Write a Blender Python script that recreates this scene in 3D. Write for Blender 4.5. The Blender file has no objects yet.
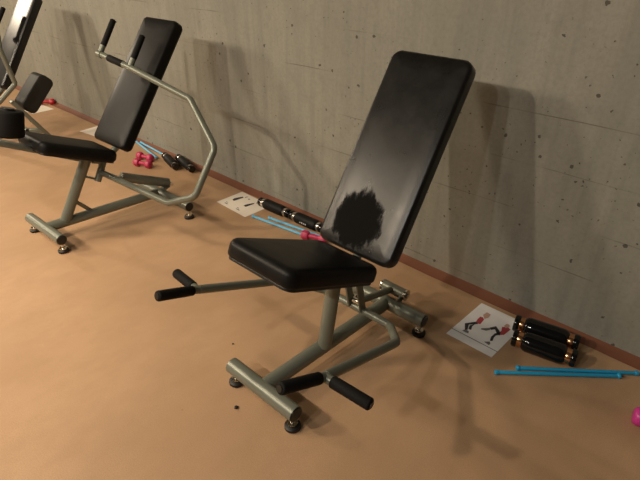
import bpy, bmesh, math, random
from mathutils import Vector, Matrix, noise
random.seed(7)
scene = bpy.context.scene
COL = scene.collection

# ------------------------------------------------------------------ materials
def new_mat(name):
    m = bpy.data.materials.new(name); m.use_nodes = True
    nt = m.node_tree
    return m, nt, nt.nodes, nt.links, nt.nodes['Principled BSDF']

def simple(name, col, rough=.5, metal=0., bump=0., bscale=200., spec=.5, var=.0):
    m, nt, N, L, b = new_mat(name)
    b.inputs['Base Color'].default_value = (*col, 1)
    b.inputs['Roughness'].default_value = rough
    b.inputs['Metallic'].default_value = metal
    b.inputs['Specular IOR Level'].default_value = spec
    tc = N.new('ShaderNodeTexCoord')
    if var:
        n = N.new('ShaderNodeTexNoise'); n.inputs['Scale'].default_value = 14; n.inputs['Detail'].default_value = 6
        L.new(tc.outputs['Object'], n.inputs['Vector'])
        mr = N.new('ShaderNodeMapRange'); mr.inputs['To Min'].default_value = max(.02, rough - var); mr.inputs['To Max'].default_value = rough + var
        L.new(n.outputs['Fac'], mr.inputs['Value']); L.new(mr.outputs['Result'], b.inputs['Roughness'])
    if bump:
        n = N.new('ShaderNodeTexNoise'); n.inputs['Scale'].default_value = bscale; n.inputs['Detail'].default_value = 3
        L.new(tc.outputs['Object'], n.inputs['Vector'])
        bp = N.new('ShaderNodeBump'); bp.inputs['Strength'].default_value = bump; bp.inputs['Distance'].default_value = .002
        L.new(n.outputs['Fac'], bp.inputs['Height']); L.new(bp.outputs['Normal'], b.inputs['Normal'])
    return m

def mixc(N, L, fac, a, b, mode='MIX'):
    x = N.new('ShaderNodeMix'); x.data_type = 'RGBA'; x.blend_type = mode
    for sock, v in ((x.inputs[0], fac), (x.inputs[6], a), (x.inputs[7], b)):
        if isinstance(v, (int, float)): sock.default_value = v
        elif isinstance(v, tuple): sock.default_value = (*v, 1)
        else: L.new(v, sock)
    return x.outputs[2]

def math_(N, L, op, a, b=None, clamp=False):
    x = N.new('ShaderNodeMath'); x.operation = op; x.use_clamp = clamp
    for i, v in enumerate((a, b)):
        if v is None: continue
        if isinstance(v, (int, float)): x.inputs[i].default_value = v
        else: L.new(v, x.inputs[i])
    return x.outputs[0]

def ramp(N, L, v, lo, hi, smooth=True):
    x = N.new('ShaderNodeMapRange'); x.interpolation_type = 'SMOOTHSTEP' if smooth else 'LINEAR'
    x.inputs['From Min'].default_value = lo; x.inputs['From Max'].default_value = hi
    L.new(v, x.inputs['Value']); return x.outputs['Result']

def tnoise(N, L, vec, scale, detail=4, rough=.5):
    x = N.new('ShaderNodeTexNoise'); x.inputs['Scale'].default_value = scale
    x.inputs['Detail'].default_value = detail; x.inputs['Roughness'].default_value = rough
    L.new(vec, x.inputs['Vector']); return x.outputs['Fac']

def mapping(N, L, vec, scale=(1, 1, 1), loc=(0, 0, 0)):
    x = N.new('ShaderNodeMapping'); x.inputs['Scale'].default_value = scale; x.inputs['Location'].default_value = loc
    L.new(vec, x.inputs['Vector']); return x.outputs['Vector']

def mat_floor():
    m, nt, N, L, b = new_mat('tan_floor_coating')
    v = N.new('ShaderNodeTexCoord').outputs['Object']
    big = ramp(N, L, tnoise(N, L, v, 1.7, 5, .55), .3, .7)
    mid = ramp(N, L, tnoise(N, L, mapping(N, L, v, (9, 5, 9)), 1, 6, .6), .3, .72)
    fine = tnoise(N, L, v, 260, 2, .6)
    c = mixc(N, L, big, (.455, .284, .160), (.555, .350, .202))
    c = mixc(N, L, math_(N, L, 'MULTIPLY', mid, .5), c, (.425, .262, .148))
    c = mixc(N, L, math_(N, L, 'MULTIPLY', ramp(N, L, fine, .35, .7), .42), c, (.33, .20, .115))
    # small dark specks trodden into the coating
    vo = N.new('ShaderNodeTexVoronoi'); vo.inputs['Scale'].default_value = 9; L.new(v, vo.inputs['Vector'])
    keep = ramp(N, L, tnoise(N, L, v, 2.3, 2), .56, .66)
    sp = math_(N, L, 'MULTIPLY', ramp(N, L, vo.outputs['Distance'], .05, .02), keep)
    c = mixc(N, L, math_(N, L, 'MULTIPLY', sp, .6), c, (.08, .05, .035))
    L.new(c, b.inputs['Base Color'])
    r = N.new('ShaderNodeMapRange'); r.inputs['To Min'].default_value = .50; r.inputs['To Max'].default_value = .68
    L.new(mid, r.inputs['Value']); L.new(r.outputs['Result'], b.inputs['Roughness'])
    b.inputs['Specular IOR Level'].default_value = .3
    bp = N.new('ShaderNodeBump'); bp.inputs['Strength'].default_value = .25; bp.inputs['Distance'].default_value = .002
    L.new(fine, bp.inputs['Height']); L.new(bp.outputs['Normal'], b.inputs['Normal'])
    return m

def mat_concrete():
    m, nt, N, L, b = new_mat('board_formed_concrete')
    v = N.new('ShaderNodeTexCoord').outputs['Object']
    sep = N.new('ShaderNodeSeparateXYZ'); L.new(v, sep.inputs[0])
    cloud = ramp(N, L, tnoise(N, L, v, 1.3, 6, .6), .28, .72)
    streak = ramp(N, L, tnoise(N, L, mapping(N, L, v, (9, 1, .55)), 1, 6, .62), .30, .72)
    streak2 = ramp(N, L, tnoise(N, L, mapping(N, L, v, (26, 1, 1.3), (3, 0, 1)), 1, 4, .6), .45, .75)
    fine = tnoise(N, L, v, 60, 5, .7)
    c = mixc(N, L, cloud, (.266, .260, .222), (.328, .318, .270))
    c = mixc(N, L, math_(N, L, 'MULTIPLY', streak, .55), c, (.215, .220, .186))
    c = mixc(N, L, math_(N, L, 'MULTIPLY', streak2, .36), c, (.185, .185, .16))
    c = mixc(N, L, math_(N, L, 'MULTIPLY', ramp(N, L, fine, .38, .72), .34), c, (.18, .17, .14))
    mott = tnoise(N, L, mapping(N, L, v, (1, 1, .8)), 13, 5, .7)
    c = mixc(N, L, math_(N, L, 'MULTIPLY', ramp(N, L, mott, .48, .70), .30), c, (.175, .172, .148))
    # patchy warm brown tint, stronger towards the floor
    blush = math_(N, L, 'MULTIPLY', ramp(N, L, sep.outputs[2], .30, .0), ramp(N, L, tnoise(N, L, mapping(N, L, v, (3, 1, 5)), 1, 5), .45, .75))
    c = mixc(N, L, math_(N, L, 'MULTIPLY', blush, .35), c, (.30, .20, .13))
    # horizontal board joints, 205 mm apart, broken along their length
    zz = math_(N, L, 'ADD', sep.outputs[2], math_(N, L, 'MULTIPLY', tnoise(N, L, mapping(N, L, v, (1.2, 1, 1)), 1, 2), .03))
    fr = math_(N, L, 'FRACT', math_(N, L, 'DIVIDE', math_(N, L, 'ADD', zz, .025), .205))
    dist = math_(N, L, 'ABSOLUTE', math_(N, L, 'SUBTRACT', fr, .5))
    line = ramp(N, L, dist, .016, .0)
    brk = ramp(N, L, tnoise(N, L, mapping(N, L, v, (2.2, 1, 5)), 1, 4), .46, .62)
    line = math_(N, L, 'MULTIPLY', line, brk)
    c = mixc(N, L, math_(N, L, 'MULTIPLY', line, .70), c, (.10, .088, .066))
    # air-bubble pits, in drifts
    nz = N.new('ShaderNodeTexNoise'); nz.inputs['Scale'].default_value = 55; nz.inputs['Detail'].default_value = 3; L.new(v, nz.inputs['Vector'])
    vm = N.new('ShaderNodeVectorMath'); vm.operation = 'MULTIPLY_ADD'; L.new(nz.outputs['Color'], vm.inputs[0]); vm.inputs[1].default_value = (.022, .022, .022); L.new(v, vm.inputs[2])
    vd = vm.outputs[0]
    vo = N.new('ShaderNodeTexVoronoi'); vo.inputs['Scale'].default_value = 34; L.new(vd, vo.inputs['Vector'])
    keep = ramp(N, L, tnoise(N, L, v, 1.9, 4), .38, .54)
    sz = N.new('ShaderNodeMapRange'); L.new(vo.outputs['Color'], sz.inputs['Value']); sz.inputs['To Min'].default_value = -.16; sz.inputs['To Max'].default_value = .40
    pit = math_(N, L, 'LESS_THAN', vo.outputs['Distance'], sz.outputs['Result'])
    pit = math_(N, L, 'MULTIPLY', pit, keep)
    vo2 = N.new('ShaderNodeTexVoronoi'); vo2.inputs['Scale'].default_value = 10; L.new(vd, vo2.inputs['Vector'])
    pit2 = math_(N, L, 'LESS_THAN', math_(N, L, 'ADD', vo2.outputs['Distance'], math_(N, L, 'MULTIPLY', tnoise(N, L, v, 60, 2), .08)), .118)
    pit = math_(N, L, 'MAXIMUM', pit, pit2)
    c = mixc(N, L, math_(N, L, 'MULTIPLY', pit, .78), c, (.045, .04, .032))
    L.new(c, b.inputs['Base Color'])
    b.inputs['Roughness'].default_value = .78
    b.inputs['Specular IOR Level'].default_value = .25
    hgt = math_(N, L, 'SUBTRACT', math_(N, L, 'MULTIPLY', fine, .25), math_(N, L, 'ADD', math_(N, L, 'MULTIPLY', line, .8), pit))
    bp = N.new('ShaderNodeBump'); bp.inputs['Strength'].default_value = .35; bp.inputs['Distance'].default_value = .004
    L.new(hgt, bp.inputs['Height']); L.new(bp.outputs['Normal'], b.inputs['Normal'])
    return m

def mat_vinyl(name, rough=.40, worn=None, base=(.0075, .007, .0065), scuff=.35, spec_=.4):
    """black upholstery; worn = (u, v, ru, rv): a rubbed-through, dull black patch with a ragged edge"""
    m, nt, N, L, b = new_mat(name)
    v = N.new('ShaderNodeTexCoord').outputs['Object']
    n1 = tnoise(N, L, v, 9, 7, .65); n2 = tnoise(N, L, v, 420, 2, .6)
    rg = N.new('ShaderNodeMapRange'); rg.inputs['To Min'].default_value = rough - .08; rg.inputs['To Max'].default_value = rough + .11
    L.new(n1, rg.inputs['Value'])
    rgh = rg.outputs['Result']; b.inputs['Specular IOR Level'].default_value = spec_
    c = mixc(N, L, math_(N, L, 'MULTIPLY', ramp(N, L, n1, .42, .68), scuff), base, (.016, .014, .012))
    if worn:
        u0, v0, ru, rv = worn
        mp = mapping(N, L, v, (1 / ru, 1 / rv, 0), (-u0 / ru, -v0 / rv, 0))
        ln = N.new('ShaderNodeVectorMath'); ln.operation = 'LENGTH'; L.new(mp, ln.inputs[0])
        d = math_(N, L, 'ADD', ln.outputs['Value'], math_(N, L, 'MULTIPLY', math_(N, L, 'SUBTRACT', tnoise(N, L, mapping(N, L, v, (42, 16, 1)), 1, 6, .7), .5), 1.1))
        d = math_(N, L, 'ADD', d, math_(N, L, 'MULTIPLY', math_(N, L, 'SUBTRACT', tnoise(N, L, v, 260, 3, .7), .5), .5))
        f = ramp(N, L, d, 1.14, .86)
        c = mixc(N, L, f, c, (.007, .0067, .0063))
        x = N.new('ShaderNodeMix'); L.new(f, x.inputs[0]); L.new(rgh, x.inputs[2]); x.inputs[3].default_value = .9
        rgh = x.outputs[0]
        y = N.new('ShaderNodeMix'); L.new(f, y.inputs[0]); y.inputs[2].default_value = spec_; y.inputs[3].default_value = .10
        L.new(y.outputs[0], b.inputs['Specular IOR Level'])
    L.new(c, b.inputs['Base Color']); L.new(rgh, b.inputs['Roughness'])
    bp = N.new('ShaderNodeBump'); bp.inputs['Strength'].default_value = .12; bp.inputs['Distance'].default_value = .001
    L.new(n2, bp.inputs['Height']); L.new(bp.outputs['Normal'], b.inputs['Normal'])
    return m

M = dict(
    floor=mat_floor(), wall=mat_concrete(),
    strip=simple('red_brown_joint', (.195, .072, .038), .65, bump=.4, bscale=40),
    ceil=simple('grey_ceiling_paint', (.30, .28, .25), .9),
    frame=simple('silver_green_lacquer', (.185, .196, .158), .36, .28, var=.06),
    chrome=simple('polished_steel', (.72, .69, .62), .16, 1.),
    foam=simple('black_foam', (.0065, .006, .0058), .75, bump=.5, bscale=260, spec=.22),
    pad_grey=simple('dull_black_vinyl', (.022, .022, .020), .55, spec=.25),
    rubber=simple('black_rubber', (.010, .0095, .009), .5, spec=.4),
    cap=simple('black_plastic_plug', (.011, .011, .010), .42),
    cyl=simple('grey_cylinder_enamel', (.19, .20, .165), .40, .3),
    paper=simple('white_paper', (.80, .78, .77), .8),
    paper_warm_lit=simple('warm_lit_paper', (.80, .72, .62), .8),  # left-hand sheets: warm lamplight put into the white paper's colour
    print_red=simple('red_ink', (.42, .055, .065), .8),
    print_dark=simple('dark_ink', (.035, .033, .036), .8),
    print_grey=simple('grey_ink', (.16, .15, .15), .8),
    print_skin=simple('skin_ink', (.52, .32, .25), .8),
    blue=simple('blue_plastic', (.022, .36, .66), .38),
    blue_pale=simple('pale_blue_plastic', (.16, .52, .80), .38),
    pink=simple('pink_vinyl', (.50, .028, .10), .42, bump=.15),
    red=simple('red_vinyl', (.50, .014, .030), .42),
    magenta=simple('magenta_vinyl', (.62, .045, .30), .35),
    gloss=simple('gloss_black_plastic', (.005, .005, .005), .10),
    fabric=simple('black_fabric', (.006, .006, .0057), .55, bump=.6, bscale=180, spec=.25),
    copper=simple('copper_band', (.78, .40, .20), .22, 1.),
    silver=simple('silver_band', (.80, .74, .68), .22, 1.),
    white=simple('white_print', (.75, .73, .70), .6),
    debris=simple('black_scrap', (.012, .010, .009), .7),
)
V_back = mat_vinyl('black_vinyl_worn_back', .28, worn=(-.020, -.268, .100, .108), spec_=.36)
V_seat = mat_vinyl('black_vinyl_seat', .38, spec_=.15)
V_back2 = mat_vinyl('black_vinyl_back', .37, spec_=.10)
V_seat2 = mat_vinyl('black_vinyl_dull', .46, spec_=.15)
V_back3 = mat_vinyl('black_vinyl_glossy_back', .30, spec_=.45)

# ------------------------------------------------------------------ mesh helpers
def link(name, bm, mat, parent=None, smooth=40, mw=None):
    me = bpy.data.meshes.new(name)
    bmesh.ops.recalc_face_normals(bm, faces=bm.faces)
    bm.to_mesh(me); bm.free()
    me.materials.append(mat)
    o = bpy.data.objects.new(name, me); COL.objects.link(o)
    if smooth:
        ca = math.cos(math.radians(smooth))
        b2 = bmesh.new(); b2.from_mesh(me)
        for f in b2.faces: f.smooth = True
        for e in b2.edges:
            e.smooth = not (len(e.link_faces) == 2 and e.link_faces[0].normal.dot(e.link_faces[1].normal) < ca)
        b2.to_mesh(me); b2.free()
    if parent: o.parent = parent
    if mw is not None: o.matrix_basis = mw
    return o

def thing(name, label, cat, loc=(0, 0, 0), rz=0., group=None):
    o = bpy.data.objects.new(name, None); COL.objects.link(o)
    o.location = loc; o.rotation_euler = (0, 0, math.radians(rz)); o.empty_display_size = .05
    o['label'] = label; o['category'] = cat
    if group: o['group'] = group
    return o

def tag(o, label, cat, group=None):
    o['label'] = label; o['category'] = cat
    if group: o['group'] = group
    return o

def struct(o): o['kind'] = 'structure'; return o

def fillet(pts, R, n=6):
    pts = [Vector(p) for p in pts]
    if len(pts) < 3 or R <= 0: return pts
    out = [pts[0]]
    for i in range(1, len(pts) - 1):
        p, a, b = pts[i], (pts[i-1] - pts[i]), (pts[i+1] - pts[i])
        la, lb = a.length, b.length; a.normalize(); b.normalize()
        ang = a.angle(b)
        if ang > 3.0: out.append(p); continue
        t = min(R / math.tan(ang / 2), .48 * la, .48 * lb)
        s, e = p + a * t, p + b * t
        for k in range(n + 1):
            u = k / n
            out.append(s * (1 - u) ** 2 + p * 2 * u * (1 - u) + e * u * u)
    out.append(pts[-1])
    return out

def sweep(bm, pts, r, seg=16, cap=True, squash=1., upv=None, round_end=0.):
    """tube along a polyline; r is a number or one radius per point"""
    pts = [Vector(p) for p in pts]
    rr = [r] * len(pts) if isinstance(r, (int, float)) else list(r)
    if round_end:
        d0 = (pts[1] - pts[0]).normalized(); d1 = (pts[-2] - pts[-1]).normalized(); k = round_end
        A = [(pts[0] + d0 * k * (1 - math.cos(t)), rr[0] - k + k * math.sin(t)) for t in (0, .5, 1.0)]
        B = [(pts[-1] + d1 * k * (1 - math.cos(t)), rr[-1] - k + k * math.sin(t)) for t in (1.0, .5, 0)]
        A.append((pts[0] + d0 * k, rr[0])); B.insert(0, (pts[-1] + d1 * k, rr[-1]))
        mid = list(zip(pts[1:-1], rr[1:-1]))
        allp = A + mid + B
        pts = [q[0] for q in allp]; rr = [q[1] for q in allp]
    n = len(pts)
    tang = []
    for i in range(n):
        a = pts[max(i-1, 0)]; b = pts[min(i+1, n-1)]
        tang.append((b - a).normalized())
    t0 = tang[0]
    up = Vector(upv) if upv else (Vector((0, 0, 1)) if abs(t0.z) < .9 else Vector((1, 0, 0)))
    nrm = (up - t0 * up.dot(t0)).normalized()
    rings = []
    for i in range(n):
        t = tang[i]
        nrm = (nrm - t * nrm.dot(t)).normalized(); bn = t.cross(nrm)
        ring = [bm.verts.new(pts[i] + (nrm * math.cos(2*math.pi*k/seg) + bn * (math.sin(2*math.pi*k/seg) * squash)) * rr[i]) for k in range(seg)]
        rings.append(ring)
    for i in range(n - 1):
        for k in range(seg):
            bm.faces.new((rings[i][k], rings[i][(k+1) % seg], rings[i+1][(k+1) % seg], rings[i+1][k]))
    if cap:
        bm.faces.new(rings[0][::-1]); bm.faces.new(rings[-1])
    return bm

def tube(name, pts, r, mat, parent, R=0., seg=16, **k):
    return link(name, sweep(bmesh.new(), fillet(pts, R), r, seg, **k), mat, parent)

def box_bm(bm, size, mw=Matrix.Identity(4), bev=.003):
    r = bmesh.ops.create_cube(bm, size=1., matrix=mw @ Matrix.Diagonal((*size, 1)))
    if bev:
        es = list({e for v in r['verts'] for e in v.link_edges})
        bmesh.ops.bevel(bm, geom=es, offset=bev, segments=2, profile=.5, affect='EDGES')
    return bm

def axes(origin, x, y, z):
    m = Matrix((x, y, z)).transposed().to_4x4(); m.translation = origin; return m

def bar(name, a, b, w, h, mat, parent, bev=.003, side=(1, 0, 0)):
    a, b = Vector(a), Vector(b); d = (b - a); ln = d.length; d.normalize()
    s = Vector(side); s = (s - d * s.dot(d)).normalized(); t = d.cross(s)
    return link(name, box_bm(bmesh.new(), (w, ln, h), axes((a + b) / 2, s, d, t), bev), mat, parent)

def pad_bm(W, Lh, T, corner, edge, wl=None, pillow=.006):
    """upholstered pad: rounded outline, rolled edges, slightly crowned face; origin at the face centre,
    x across, y along, z out of the face; wl = width at the far (+y) end"""
    bm = bmesh.new(); wl = wl or W
    def outline(inset):
        pts = []
        for (sx, sy) in ((1, -1), (1, 1), (-1, 1), (-1, -1)):
            hw = (W if sy < 0 else wl) / 2; cr = corner
            cx, cy = sx * (hw - cr), sy * (Lh / 2 - cr)
            a0 = {(1, -1): -90, (1, 1): 0, (-1, 1): 90, (-1, -1): 180}[(sx, sy)]
            for k in range(9):
                a = math.radians(a0 + 90 * k / 8); rr = max(cr - inset, .0005)
                ix = max(0, inset - cr)
                pts.append((cx - sx * ix + rr * math.cos(a), cy - sy * ix + rr * math.sin(a)))
        return pts
    prof = []
    eb = edge * .55
    for k in range(5):                      # bottom edge
        a = math.radians(90 * k / 4); prof.append((eb - eb * math.sin(a), -T + eb - eb * math.cos(a)))
    for k in range(7):                      # top edge
        a = math.radians(90 * k / 6); prof.append((edge - edge * math.cos(a), -edge + edge * math.sin(a)))
    for ins, z in ((edge * 1.6, pillow * .45), (edge * 2.8, pillow * .8), (edge * 4.5, pillow)): prof.append((ins, z))
    rings = []
    for ins, z in prof: rings.append([bm.verts.new((x, y, z)) for x, y in outline(ins)])
    n = len(rings[0])
    for i in range(len(rings) - 1):
        for k in range(n): bm.faces.new((rings[i][k], rings[i][(k+1) % n], rings[i+1][(k+1) % n], rings[i+1][k]))
    bm.faces.new(rings[0][::-1]); bm.faces.new(rings[-1])
    return bm

def pad(name, y0, z0, y1, z1, w0, w1, T, corner, edge, mat, parent, x=0., pillow=.004, backing=True):
    a, b = Vector((x, y0, z0)), Vector((x, y1, z1)); d = b - a; ln = d.length; d.normalize()
    X = Vector((1, 0, 0)); Z = X.cross(d)
    mw = axes((a + b) / 2, X, d, Z)
    o = link(name, pad_bm(w0 * 2, ln, T, corner, edge, w1 * 2, pillow), mat, parent, 50, mw)
    if backing:
        bb = pad_bm(w0 * 2 - .016, ln - .016, .010, corner * .8, .003, w1 * 2 - .016, 0)
        link('backing_board', bb, M['cap'], o, 40, Matrix.Translation((0, 0, -T + .003)))
    return o, mw

def foot(x, y, parent, top):
    bm = bmesh.new()
    prof = [(.0, 0), (.025, 0), (.029, .003), (.029, .013), (.025, .017), (.012, .019), (0, .019)]
    lathe(bm, prof, 20)
    f = link('foot', bm, M['rubber'], parent, 40, Matrix.Translation((x, y, 0)))
    b2 = bmesh.new(); lathe(b2, [(0, .017), (.019, .017), (.019, .026), (.008, .027), (.007, top), (0, top)], 14)
    link('stud', b2, M['chrome'], f)
    return f

def lathe(bm, prof, seg=20, mw=Matrix.Identity(4)):
    rings = []
    for r, z in prof:
        if r < 1e-6: rings.append([bm.verts.new(mw @ Vector((0, 0, z)))])
        else: rings.append([bm.verts.new(mw @ Vector((r*math.cos(2*math.pi*k/seg), r*math.sin(2*math.pi*k/seg), z))) for k in range(seg)])
    for a, b in zip(rings, rings[1:]):
        for k in range(seg):
            q = (k + 1) % seg
            if len(a) == 1 and len(b) == 1: continue
            if len(a) == 1: bm.faces.new((a[0], b[q], b[k]))
            elif len(b) == 1: bm.faces.new((a[k], a[q], b[0]))
            else: bm.faces.new((a[k], a[q], b[q], b[k]))
    return bm

def crossbar(x0, x1, y, z, r, parent, y1=None):
    y1 = y if y1 is None else y1
    a, b = Vector((x0, y, z)), Vector((x1, y1, z)); d = (b - a).normalized()
    o = tube('crossbar', [a, b], r, M['frame'], parent, seg=24)
    for p, s in ((a, -1), (b, 1)):
        cb = bmesh.new(); sweep(cb, [p + d * s * -.012, p + d * s * .004], r * .90, 20, round_end=.003)
        link('end_cap', cb, M['cap'], o)
    for p, s in ((a, 1), (b, -1)):
        q = p + d * s * .018
        foot(q.x, q.y, parent, z - r + .004)
    return o

def grip(a, b, parent, r=.0185, tubemat=None, stub=None):
    a, b = Vector(a), Vector(b)
    g = link('grip', sweep(bmesh.new(), [a, a.lerp(b, .5), b], r, 18, round_end=.006), M['foam'], parent)
    d = (b - a).normalized()
    link('grip_plug', sweep(bmesh.new(), [b - d * .004, b + d * .0025], r * .55, 14), M['cap'], g)
    return g

def bolt(p, d, r, parent, ln=.008):
    p, d = Vector(p), Vector(d).normalized()
    return link('bolt', sweep(bmesh.new(), [p - d * .002, p + d * ln], r, 6), M['chrome'], parent, 30)

def hydraulic(a, b, parent, r=.022, body=(.22, .95), mat=None):
    a, b = Vector(a), Vector(b); d = (b - a).normalized()
    o = link('hydraulic_cylinder', sweep(bmesh.new(), [a.lerp(b, body[0]), a.lerp(b, .5), a.lerp(b, body[1])], r, 20, round_end=.004), mat or M['cyl'], parent)
    link('piston_rod', sweep(bmesh.new(), [a, a.lerp(b, body[0] + .02)], .008, 14), M['chrome'], o)
    link('clevis', sweep(bmesh.new(), [a - Vector((.022, 0, 0)), a + Vector((.022, 0, 0))], .012, 16), M['chrome'], o)
    link('clevis', sweep(bmesh.new(), [b - Vector((.024, 0, 0)), b + Vector((.024, 0, 0))], .013, 16), M['chrome'], o)
    return o

# ------------------------------------------------------------------ setting
def grid_plane(name, x0, x1, y0, y1, z, mat):
    bm = bmesh.new()
    vs = [bm.verts.new(p) for p in ((x0, y0, z), (x1, y0, z), (x1, y1, z), (x0, y1, z))]
    bm.faces.new(vs); return link(name, bm, mat, None, 0)

bm = bmesh.new(); box_bm(bm, (21, 9.2, .2), Matrix.Translation((-7.5, -4.4, -.1)), 0)
struct(link('floor', bm, M['floor'], None, 0))
bm = bmesh.new(); box_bm(bm, (21, .2, 3.2), Matrix.Translation((-7.5, .1, 1.6)), 0)
struct(link('wall_back', bm, M['wall'], None, 0))
# the red-brown joint strip at the foot of the wall, edge slightly wavy
bm = bmesh.new()
n = 240; prev = None
for i in range(n + 1):
    x = -18 + 21 * i / n
    w = .056 + .010 * noise.noise(Vector((x * 2.1, 0, 0))) + .004 * noise.noise(Vector((x * 9, 3, 0)))
    h = .010 + .003 * noise.noise(Vector((x * 3, 7, 0)))
    ring = [bm.verts.new(p) for p in ((x, 0, .001), (x, -w, .0012), (x, -w * .55, h * .5), (x, -.004, h + .008), (x, 0, h + .010))]
    if prev:
        for k in range(5): bm.faces.new((prev[k], prev[(k+1) % 5], ring[(k+1) % 5], ring[k]))
    prev = ring
struct(link('trim_1', bm, M['strip'], None, 50))

# ------------------------------------------------------------------ machines
GM = 'strength machines in a row along the concrete wall'
def base_parts(m, fx0, fx1, fy, rx0, rx1, ry, sx0, sx1, r=.030):
    crossbar(fx0, fx1, fy, .080, r, m)
    crossbar(rx0, rx1, ry, .080, r, m)
    tube('base_beam', [(sx0, fy + .012, .082), (sx1, ry - .012, .082)], r * .96, M['frame'], m, seg=20)

def backrest_support(m, zpost, ypost, bmw, T):
    # bent flat tube from the post head, up behind the backrest
    p = lambda v: bmw @ Vector((0, v, -T - .022))
    o = tube('backrest_support', [(0, ypost + .010, zpost - .03), (0, ypost + .075, zpost - .055), p(-.34), p(.12)], .018, M['frame'], m, R=.05, seg=14)
    for v in (-.12, .06):
        q = bmw @ Vector((0, v, -T - .006)); 
        link('mounting_plate', box_bm(bmesh.new(), (.12, .035, .014), bmw @ Matrix.Translation((0, v, -T - .004)), .002), M['frame'], o)

# machine with the U-shaped press lever and the big worn backrest
m1 = thing('exercise_machine', 'nearest machine, worn black backrest, black seat, low U lever with four foam grips', 'exercise machine', (-.99, -.80, 0), 0, GM)
base_parts(m1, -.196, .143, -.367, -.205, .197, .338, -.026, .006)
tube('seat_post', [(0, -.066, .095), (0, -.002, .44)], .0275, M['frame'], m1, seg=22)
link('seat_mount', box_bm(bmesh.new(), (.14, .16, .012), axes(Vector((0, -.100, .470)), Vector((1, 0, 0)), Vector((0, .917, -.399)), Vector((0, .399, .917))), .002), M['frame'], m1)
s1, mw = pad('seat', -.360, .662, .074, .461, .152, .151, .063, .042, .026, V_seat, m1)
b1, bmw = pad('backrest', .071, .463, .502, 1.105, .174, .168, .055, .040, .016, V_back, m1)
b1['label'] = 'black backrest pad with a ragged dull worn patch low down'
backrest_support(m1, .44, -.008, bmw, .055)
# lever: cross tube low behind the post, chamfered corners, arms forward and up
y_p = .137; z_p = .166
lv = [(-.304, -.395, .393), (-.277, .006, .235), (-.165, .131, .170), (.165, .131, .170), (.277, .006, .235), (.304, -.395, .393)]
lever = tube('lever_arm', lv, .0162, M['frame'], m1, R=.05, seg=16)
for s in (-1, 1):
    T = Vector((s * .304, -.401, .395))
    grip(T + Vector((s * -.002, -.018, .0077)), (s * .289, -.558, .462), lever)
    grip(T + Vector((s * .024, .002, -.001)), (s * .458, -.386, .387), lever)
    tube('tee_stub', [T + Vector((-s * .0, .0, 0)), T + Vector((s * .032, .003, -.002))], .0155, M['frame'], lever)
    tube('tee_stub', [T + Vector((0, .012, -.005)), T + Vector((0, -.026, .011))], .0150, M['frame'], lever)
    # pivot plates hanging from the post head to the cross tube
    bar('pivot_plate', (s * .030, .085, .385), (s * .030, .128, .174), .010, .034, M['frame'], lever)
tube('pivot_axle', [(-.046, .085, .382), (.046, .085, .382)], .013, M['chrome'], m1)
for s in (-1, 1): bolt((s * .045, .085, .382), (s, 0, 0), .012, m1)
hydraulic((0, .130, .200), (0.0, .385, .125), m1, .0145, (.12, .93), M['frame'])
sl = tube('pivot_sleeve', [(-.052, .385, .125), (.070, .385, .125)], .024, M['frame'], m1, seg=20)
for x in (-.052, .070): link('end_ring', sweep(bmesh.new(), [(x - .004, .385, .125), (x + .004, .385, .125)], .0255, 20), M['chrome'], sl)
for x in (-.035, .056): bar('pivot_lug', (x, .345, .098), (x, .388, .128), .010, .034, M['frame'], sl)
bolt((.072, .385, .125), (1, 0, 0), .011, sl)

# machine with the swinging torso arm
m2 = thing('exercise_machine', 'middle machine with a big bent tube arm, two upright foam grips before its backrest', 'exercise machine', (-2.69, -.86, 0), 2, GM)
base_parts(m2, -.280, .104, -.345, -.215, .302, .335, -.088, -.005, .029)
post2 = tube('seat_post', [(-.070, -.236, .095), (-.018, -.055, .430), (-.012, -.040, .46)], .0285, M['frame'], m2, seg=22)
bar('gusset', (-.058, -.172, .200), (-.062, -.085, .098), .012, .022, M['frame'], post2)
link('seat_mount', box_bm(bmesh.new(), (.14, .16, .012), axes(Vector((0, -.080, .455)), Vector((1, 0, 0)), Vector((0, .917, -.399)), Vector((0, .399, .917))), .002), M['frame'], m2)
pad('seat', -.315, .627, .062, .464, .147, .144, .060, .045, .026, V_seat2, m2)
b2, bmw2 = pad('backrest', .063, .481, .523, 1.081, .159, .157, .055, .030, .016, V_back2, m2)
backrest_support(m2, .44, -.045, bmw2, .055)
arm_pts = [(.004, -.010, .335), (.541, .056, .291), (.692, .121, .349), (.719, .256, .574), (.481, .315, .760), (.022, .277, .857), (-.228, .251, .900)]
arm2 = tube('swing_arm', arm_pts, .0172, M['frame'], m2, R=.055, seg=16)
TL, TR = Vector((-.228, .251, .900)), Vector((.022, .277, .857))
up = Vector((.0, .118, .163)).normalized()
for T, ln in ((TL, .205), (TR, .185)):
    tube('grip_stub', [T - up * .014, T + up * .06], .0150, M['frame'], arm2)
    grip(T + up * .048, T + up * ln, arm2, .0165)
tube('ball_end', [TL + Vector((-.016, -.002, .003)), TL + Vector((.016, .002, -.003))], .0205, M['frame'], arm2)
e = (TR - TL).normalized()
link('bar_sleeve', sweep(bmesh.new(), [TL + e * .075, TL.lerp(TR, .5), TR - e * .055], .0195, 16, round_end=.005), M['foam'], arm2)
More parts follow.
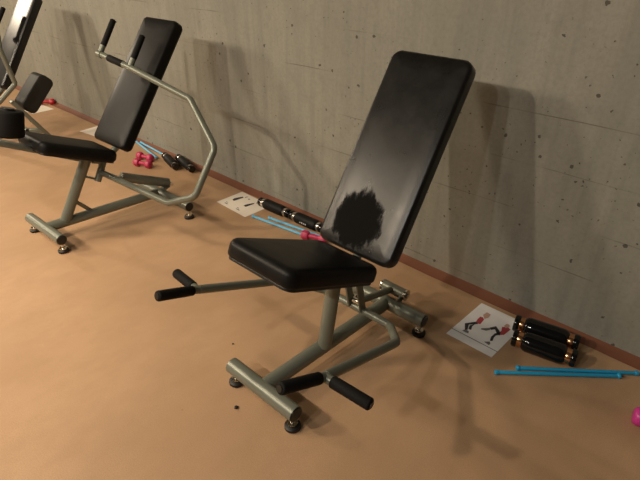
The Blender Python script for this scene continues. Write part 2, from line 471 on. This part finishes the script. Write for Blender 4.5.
# hinge: two lugs off the back of the post and a vertical barrel
hu = Vector((.0, .5, .866))
hc = Vector((.004, -.010, .335))
hin = tube('hinge_barrel', [hc - hu * .055, hc + hu * .060], .019, M['frame'], m2, seg=18)
for s in (-.045, .048):
    q = hc + hu * s
    bar('hinge_lug', q + Vector((-.032, -.058, .03)), q, .026, .010, M['frame'], hin)
bolt(hc + hu * .060, hu, .012, hin, .012)
hydraulic((-.05, .085, .262), (.005, .412, .122), m2, .029, (.12, .97))
bar('cylinder_bracket', (-.0, .330, .092), (.0, .402, .108), .045, .012, M['frame'], m2)
# flat bar and knee roller in front of the seat
bar('roller_bar', (0, -.12, .452), (-.01, -.54, .672), .100, .022, M['cyl'], m2)
rl = link('knee_roller', sweep(bmesh.new(), [(0, -.402, .644), (0, -.388, .70), (0, -.371, .765)], .068, 28, round_end=.012), M['foam'], m2)
link('roller_hub', sweep(bmesh.new(), [(-.0, -.372, .762), (-.0, -.368, .775)], .030, 18), M['cap'], rl)

# machine cut by the left edge of the picture
m3 = thing('exercise_machine', 'machine at the far left edge, shiny backrest and thick pad on a slanted stay', 'exercise machine', (-4.594, -.817, 0), 0, GM)
base_parts(m3, -.20, .20, -.36, -.205, .07, .19, 0, 0, .029)
tube('seat_post', [(0, -.10, .095), (0, -.03, .44)], .030, M['frame'], m3, seg=22)
link('seat_mount', box_bm(bmesh.new(), (.14, .16, .012), axes(Vector((0, -.100, .470)), Vector((1, 0, 0)), Vector((0, .917, -.399)), Vector((0, .399, .917))), .002), M['frame'], m3)
pad('seat', -.331, .634, .027, .478, .143, .138, .062, .045, .020, V_seat2, m3)
b3, bmw3 = pad('backrest', .070, .475, .500, 1.090, .158, .158, .055, .030, .016, V_back3, m3)
backrest_support(m3, .44, -.01, bmw3, .055)
arm3 = tube('swing_arm', [(.03, -.05, .34), (.22, -.06, .36), (.25, .008, .401), (.25, .150, .509), (.25, .118, .766), (.16, .16, .86), (-.20, .22, .90)], .0172, M['frame'], m3, R=.03, seg=16)
for x, y, z in ((.06, .175, .865), (-.17, .215, .895)):
    T = Vector((x, y, z)); tube('grip_stub', [T - up * .012, T + up * .06], .0150, M['frame'], arm3); grip(T + up * .048, T + up * .185, arm3, .0165)
st = bar('pad_stay', (.20, .098, .380), (.20, .305, .040), .055, .030, M['cyl'], m3)
foot(.20, .310, m3, .05)
bar('stay_tie', (.02, .19, .085), (.20, .270, .100), .03, .03, M['frame'], m3)
Lv = Vector((0, .698, .716)); Dv = Vector((0, .716, -.698)); X = Vector((1, 0, 0))
pc = Vector((.150, .272, .415)) + Dv * .062 + Lv * .008
link('thigh_pad', pad_bm(.125, .320, .175, .045, .010, None, .002), M['pad_grey'], m3, 50, axes(pc, Dv, Lv, Dv.cross(Lv)))

# ------------------------------------------------------------------ small kit
def sheet(label, origin, u, v, mat, group, curl=.0):
    """A4 sheet lying on the floor: origin = corner, u/v = edge vectors on the floor"""
    o3, U, Vv = Vector((*origin, 0)), Vector((*u, 0)), Vector((*v, 0))
    th = .0006
    t = thing('instruction_sheet', label, 'paper sheet', o3 + (U + Vv) / 2, 0, group)
    c = o3 + (U + Vv) / 2
    bm = bmesh.new(); N = 10
    lift = lambda a, b: .0015 + curl * (max(0, a - .75) ** 2 + max(0, .2 - b) ** 2)
    g = [[(bm.verts.new(o3 - c + U * a/N + Vv * b/N + Vector((0, 0, lift(a/N, b/N)))), bm.verts.new(o3 - c + U * a/N + Vv * b/N + Vector((0, 0, lift(a/N, b/N) - th)))) for b in range(N+1)] for a in range(N+1)]
    for a in range(N):
        for b in range(N):
            bm.faces.new((g[a][b][0], g[a+1][b][0], g[a+1][b+1][0], g[a][b+1][0]))
            bm.faces.new((g[a][b][1], g[a][b+1][1], g[a+1][b+1][1], g[a+1][b][1]))
    rim = [(a, 0) for a in range(N)] + [(N, b) for b in range(N)] + [(a, N) for a in range(N, 0, -1)] + [(0, b) for b in range(N, 0, -1)]
    for (a, b), (a2, b2) in zip(rim, rim[1:] + rim[:1]):
        bm.faces.new((g[a][b][0], g[a2][b2][0], g[a2][b2][1], g[a][b][1]))
    link('page', bm, mat, t, 50)
    def ink(name, polys, mat, parent=None, dz=.0006):
        bm = bmesh.new()
        for pl in polys:
            f = bm.faces.new([bm.verts.new(o3 - c + U * a + Vv * b + Vector((0, 0, lift(a, b) + dz))) for a, b in pl])
            if f.normal.z < 0: f.normal_flip()
            bmesh.ops.triangulate(bm, faces=[f])
        for f in bm.faces:
            f.normal_update()
        o = link(name, bm, mat, parent or t, 0)
        return o
    return t, ink

GP = 'instruction sheets on the floor by the wall'
t, ink = sheet('white sheet with two exercising figures in red tops, beside the copper-banded rollers', (-.725, -.379), (.211, -.003), (.012, .297), M['paper'], GP)
fig = ink('printed_figure', [[(0.274, 0.693), (0.327, 0.655), (0.348, 0.518), (0.254, 0.503), (0.221, 0.603), (0.223, 0.679)]], M['print_red'])
ink('printed_head', [[(0.234, 0.745), (0.249, 0.846), (0.345, 0.832), (0.362, 0.737), (0.32, 0.672)]], M['print_skin'], fig, .0008)
ink('printed_trousers', [[(0.246, 0.533), (0.314, 0.503), (0.187, 0.396), (0.255, 0.275), (0.212, 0.253), (0.106, 0.382)], [(0.269, 0.484), (0.264, 0.395), (0.307, 0.312), (0.253, 0.303), (0.21, 0.387)]], M['print_dark'], fig, .0007)
ink('printed_shoes', [[(0.185, 0.213), (0.208, 0.259), (0.291, 0.268), (0.324, 0.216), (0.265, 0.208)]], M['print_grey'], fig, .0008)
fig = ink('printed_figure', [[(0.71, 0.687), (0.801, 0.743), (0.875, 0.711), (0.856, 0.542), (0.794, 0.49), (0.751, 0.529), (0.76, 0.597)]], M['print_red'])
ink('printed_head', [[(0.723, 0.73), (0.733, 0.798), (0.792, 0.806), (0.826, 0.757), (0.778, 0.693)]], M['print_skin'], fig, .0008)
ink('printed_trousers', [[(0.78, 0.55), (0.8, 0.482), (0.733, 0.496), (0.644, 0.566), (0.591, 0.511), (0.54, 0.547), (0.613, 0.64)], [(0.799, 0.502), (0.752, 0.449), (0.753, 0.389), (0.783, 0.311), (0.745, 0.285), (0.7, 0.372), (0.704, 0.476), (0.741, 0.543)]], M['print_dark'], fig, .0007)
ink('printed_shoes', [[(0.55, 0.546), (0.581, 0.505), (0.536, 0.448), (0.438, 0.421), (0.431, 0.449)]], M['print_grey'], fig, .0008)
ink('printed_shoes', [[(0.671, 0.213), (0.755, 0.272), (0.799, 0.225), (0.784, 0.195)]], M['print_grey'], fig, .0008)
ink('ruled_line', [[(0.003, 0.158), (0.003, 0.148), (1., 0.148), (1., 0.158)]], M['print_dark'])

t, ink = sheet('sheet with two grey drawings at the end of the rollers behind the near seat', (-2.468, -.271), (.296, -.011), (.004, .2105), M['paper_warm_lit'], GP)
ink('printed_drawing', [[(0.163, 0.434), (0.141, 0.542), (0.212, 0.788), (0.264, 0.752), (0.245, 0.515), (0.236, 0.398)], [(.27, .80), (.29, .90), (.31, .88), (.29, .78)]], M['print_dark'])
ink('printed_drawing', [[(0.566, 0.419), (0.568, 0.522), (0.635, 0.767), (0.667, 0.709), (0.648, 0.412)], [(.66, .80), (.69, .93), (.71, .91), (.69, .78)]], M['print_dark'])
for pl in ([(0.162, 0.122), (.162, .16), (0.264, 0.16), (.264, .122)], [(.14, .20), (.14, .225), (.20, .225), (.20, .20)], [(0.56, 0.124), (.56, .160), (0.675, 0.160), (.675, .124)], [(.53, .20), (.53, .225), (.60, .225), (.60, .20)], [(0.394, 0.781), (0.385, 0.831), (0.434, 0.835), (0.437, 0.776)]):
    ink('printed_caption', [pl], M['print_grey'])
sheet('pale sheet between the middle seat and backrest, close to the wall', (-4.47, -.235), (.292, .035), (-.025, .175), M['paper_warm_lit'], GP)
sheet('pale sheet below the red dumbbells and the thick pad', (-5.60, -.330), (.297, .02), (-.01, .21), M['paper_warm_lit'], GP)

def dumbbell(label, x, y, ang, mat, ln=.155, hr=.030, roll=30):
    """hex-headed vinyl dumbbell lying on the floor, axis along ang"""
    t = thing('dumbbell', label, 'dumbbell', (x, y, 0), ang, 'small vinyl dumbbells by the wall')
    c = hr * math.cos(math.pi / 6) if roll == 30 else hr
    for s in (-1, 1):
        bm = bmesh.new()
        a, b = s * ln * .5, s * ln * .20
        prof = [(a, .62), (a - s * .004, .86), (a - s * .012, 1.0), (b + s * .012, 1.0), (b + s * .003, .84), (b, .55)]
        rings = []
        for px, k in prof:
            rings.append([bm.verts.new((px, hr * k * math.sin(math.pi * q / 12) if 0 else hr * k * math.cos(2 * math.pi * q / 12 + math.pi / 6) * (1 if q % 2 else .955), c + hr * k * math.sin(2 * math.pi * q / 12 + math.pi / 6) * (1 if q % 2 else .955))) for q in range(12)])
        zmin = min(v.co.z for v in bm.verts)
        for v in bm.verts: v.co.z -= zmin
        for r1, r2 in zip(rings, rings[1:]):
            for q in range(12): bm.faces.new((r1[q], r1[(q+1) % 12], r2[(q+1) % 12], r2[q]))
        bm.faces.new(rings[0]); bm.faces.new(rings[-1])
        link('weight_head', bm, mat, t, 35)
    zc = hr
    bm = bmesh.new(); h = ln * .22
    sweep(bm, [(-h, 0, zc), (-h * .5, 0, zc), (0, 0, zc), (h * .5, 0, zc), (h, 0, zc)], [.0125, .0135, .0150, .0135, .0125], 16)
    link('handle', bm, mat, t)
    return t

dumbbell('pink dumbbell just behind the near black seat, crossing the blue sticks', -1.672, -.200, 18, M['pink'], .155, .027)
dumbbell('farther of the two pink dumbbells by the middle backrest, nearer the wall', -3.438, -.203, 14, M['pink'], .150, .031)
dumbbell('front one of the two pink dumbbells by the middle backrest', -3.335, -.283, 20, M['pink'], .150, .031)
dumbbell('magenta dumbbell cut off at the right picture edge', .068, -.325, 12, M['magenta'], .16, .034)
dumbbell('front red dumbbell on the pale sheet by the thick pad', -5.535, -.080, 48, M['red'], .17, .030)
dumbbell('red dumbbell half hidden behind the thick pad', -5.72, -.135, 52, M['red'], .17, .030)

def stick(label, a, b, mat, group, knob=1, r=.0075):
    a, b = Vector((*a, 0)), Vector((*b, 0)); d = (b - a); ln = d.length
    t = thing('exercise_stick', label, 'exercise stick', (a + b) / 2, math.degrees(math.atan2(d.y, d.x)), group)
    z = r + .0025
    link('rod', sweep(bmesh.new(), [(-ln/2, 0, z), (0, 0, z), (ln/2, 0, z)], r, 14, round_end=.003), mat, t)
    bm = bmesh.new(); bmesh.ops.create_uvsphere(bm, u_segments=14, v_segments=10, radius=.0105, matrix=Matrix.Translation((-knob * (ln/2 - .004), 0, .0105)))
    link('knob', bm, mat, t, 60)
    bm = bmesh.new(); sweep(bm, [(knob * (ln/2 - .012), 0, z), (knob * (ln/2 + .002), 0, z)], r + .0022, 14, round_end=.002)
    link('end_cap', bm, mat, t)
    return t
GS = 'blue exercise sticks in pairs by the wall'
stick('blue stick at right, nearer the camera of its pair, ball end pointing right', (-.463, -.457), (-.100, -.150), M['blue'], GS, -1)
stick('blue stick at right, nearer the wall and the copper-banded rollers', (-.411, -.378), (-.054, -.087), M['blue'], GS, 1)
stick('pale blue stick behind the near seat, front one under the pink dumbbell', (-2.136, -.252), (-1.745, -.205), M['blue_pale'], GS, 1)
stick('pale blue stick behind the near seat, lying along the black rollers', (-2.050, -.198), (-1.630, -.146), M['blue_pale'], GS, -1)
stick('pale blue stick by the pink dumbbell pair, front one, ending beside a dumbbell', (-3.835, -.048), (-3.405, -.128), M['blue_pale'], GS, -1)
stick('pale blue stick by the pink dumbbell pair, close along the wall strip', (-3.80, -.030), (-3.42, -.056), M['blue_pale'], GS, 1)

def roller(label, a, b, r, band, group, tagged=False, gloss=True):
    """black hand roller: fat body, stepped neck with a metal band and an end cap at each end"""
    a, b = Vector((*a, 0)), Vector((*b, 0)); d = b - a; ln = d.length
    t = thing('exercise_roller', label, 'exercise roller', (a + b) / 2, math.degrees(math.atan2(d.y, d.x)), group)
    rot = Matrix.Translation((0, 0, r)) @ Matrix.Rotation(math.pi / 2, 4, 'Y')
    h = ln / 2; bh = h * .60
    bm = bmesh.new()
    prof = [(0, -bh - .012), (r * .62, -bh - .012), (r * .80, -bh - .008), (r * .93, -bh), (r, -bh + .012)]
    for k in range(1, 12):
        z = -bh + .012 + (2 * bh - .024) * k / 12
        prof.append((r * (1.0 - (0 if gloss else .03) * (k % 2)), z))
    prof += [(r, bh - .012), (r * .93, bh), (r * .80, bh + .008), (r * .62, bh + .012), (0, bh + .012)]
    lathe(bm, prof, 26, rot)
    body = link('body', bm, M['gloss'] if gloss else M['fabric'], t, 30)
    for s in (-1, 1):
        bm = bmesh.new(); lathe(bm, [(0, s * (bh + .010)), (r * .74, s * (bh + .010)), (r * .76, s * (bh + .014)), (r * .76, s * (bh + .028)), (r * .74, s * (bh + .031)), (0, s * (bh + .031))], 24, rot)
        link('metal_band', bm, M[band], t)
        bm = bmesh.new(); lathe(bm, [(0, s * (bh + .029)), (r * .80, s * (bh + .029)), (r * .86, s * (bh + .033)), (r * .86, s * (h - .006)), (r * .78, s * h), (r * .55, s * (h + .001)), (0, s * (h - .003))], 24, rot)
        link('end_cap', bm, M['gloss'], t)
    if tagged:
        bm = bmesh.new()
        for k in range(4):
            box_bm(bm, (.007, .0016, .006 + .003 * (k % 2)), Matrix.Translation((-.022 + .014 * k, -r - .0002, r)), 0)
        link('print_mark', bm, M['white'], t, 0)
    return t
GR = 'black exercise rollers in pairs by the wall'
roller('glossy black roller with copper bands, front one of its pair at right', (-.490, -.256), (-.252, -.210), .0425, 'copper', GR)
roller('glossy black roller with copper bands, wall-side one of its pair at right', (-.525, -.163), (-.274, -.116), .0425, 'copper', GR)
roller('black roller touching the sheet with grey drawings, first in the line behind the near seat', (-2.215, -.118), (-1.958, -.113), .034, 'silver', GR, False, False)
roller('black roller with white marks, second in the line, close behind the near backrest', (-1.945, -.112), (-1.690, -.107), .034, 'silver', GR, True, False)
roller('black roller by the pink dumbbell pair, left one, lying askew', (-3.355, -.084), (-3.090, -.158), .031, 'silver', GR, False, False)
roller('black roller by the pink dumbbell pair, right one at the wall', (-3.245, -.036), (-2.965, -.104), .031, 'silver', GR, False, False)

def scrap(label, x, y, r, sq):
    bm = bmesh.new(); bmesh.ops.create_icosphere(bm, subdivisions=2, radius=r)
    for v in bm.verts:
        v.co *= 1 + .35 * noise.noise(v.co * 120 + Vector((x * 9, 0, 0))); v.co.z *= sq
    z = min(v.co.z for v in bm.verts)
    for v in bm.verts: v.co.z -= z
    o = link('debris_scrap', bm, M['debris'], None, 60, Matrix.Translation((x, y, .0)))
    tag(o, label, 'scrap')
scrap('tiny black scrap on the tan floor in front of the near crossbar', -1.075, -1.247, .0075, .5)
scrap('tiny black scrap on the tan floor left of the near crossbar', -1.348, -1.042, .004, .5)

# ------------------------------------------------------------------ light
def spot(x, y, z, tx, ty, tz, W, col, size=150, r=.055, blend=.6):
    l = bpy.data.lights.new('ceiling_or_fill_lamp', 'SPOT'); l.energy = W; l.color = col
    l.spot_size = math.radians(size); l.spot_blend = blend; l.shadow_soft_size = r
    o = bpy.data.objects.new('ceiling_or_fill_lamp', l); COL.objects.link(o)
    o.location = (x, y, z)
    o.rotation_euler = (Vector((tx, ty, tz)) - Vector((x, y, z))).to_track_quat('-Z', 'Y').to_euler()
    return o
WARM = (1., .83, .62)
for x, y, W, c, rr in ((-.50, -3.9, 60, (1, .95, .86), .05), (-1.12, -3.9, 78, (1, .93, .83), .05), (-2.30, -3.9, 200, WARM, .06), (-4.0, -3.85, 240, WARM, .24), (-6.3, -3.8, 400, WARM, .30)):
    spot(x, y, 2.8, x, y + 1.2, 0, W, c, r=rr)
spot(-2.9, -2.4, 2.8, -2.9, -2.3, 0, 190, WARM, 104, r=.2, blend=1.)  # added unseen downlight, brightens the floor on the left
spot(-9.8, -1.7, 2.8, -6, -1.6, 0, 430, WARM, 160, r=.10)
w = bpy.data.worlds.new('room'); scene.world = w; w.use_nodes = True
w.node_tree.nodes['Background'].inputs[0].default_value = (1., .92, .80, 1)
w.node_tree.nodes['Background'].inputs[1].default_value = .03

# ------------------------------------------------------------------ camera
cam = bpy.data.cameras.new('camera'); co = bpy.data.objects.new('camera', cam); COL.objects.link(co)
cam.sensor_fit = 'HORIZONTAL'; cam.sensor_width = 36; cam.lens = 505 / 640 * 36; cam.clip_start = .02
Rt = (0.73509671, 0.67796226, 0.0); Up = (-0.34796114, 0.37728514, 0.85824179); Fw = (-0.58185555, 0.63089071, -0.51324559)
mwc = Matrix((Rt, Up, tuple(-q for q in Fw))).transposed().to_4x4(); mwc.translation = (0, -1.965, 1.46)
co.matrix_world = mwc
scene.camera = co
vs = scene.view_settings
vs.view_transform = 'Standard'; vs.look = 'None'; vs.gamma = 1; vs.use_curve_mapping = False; vs.exposure = 0
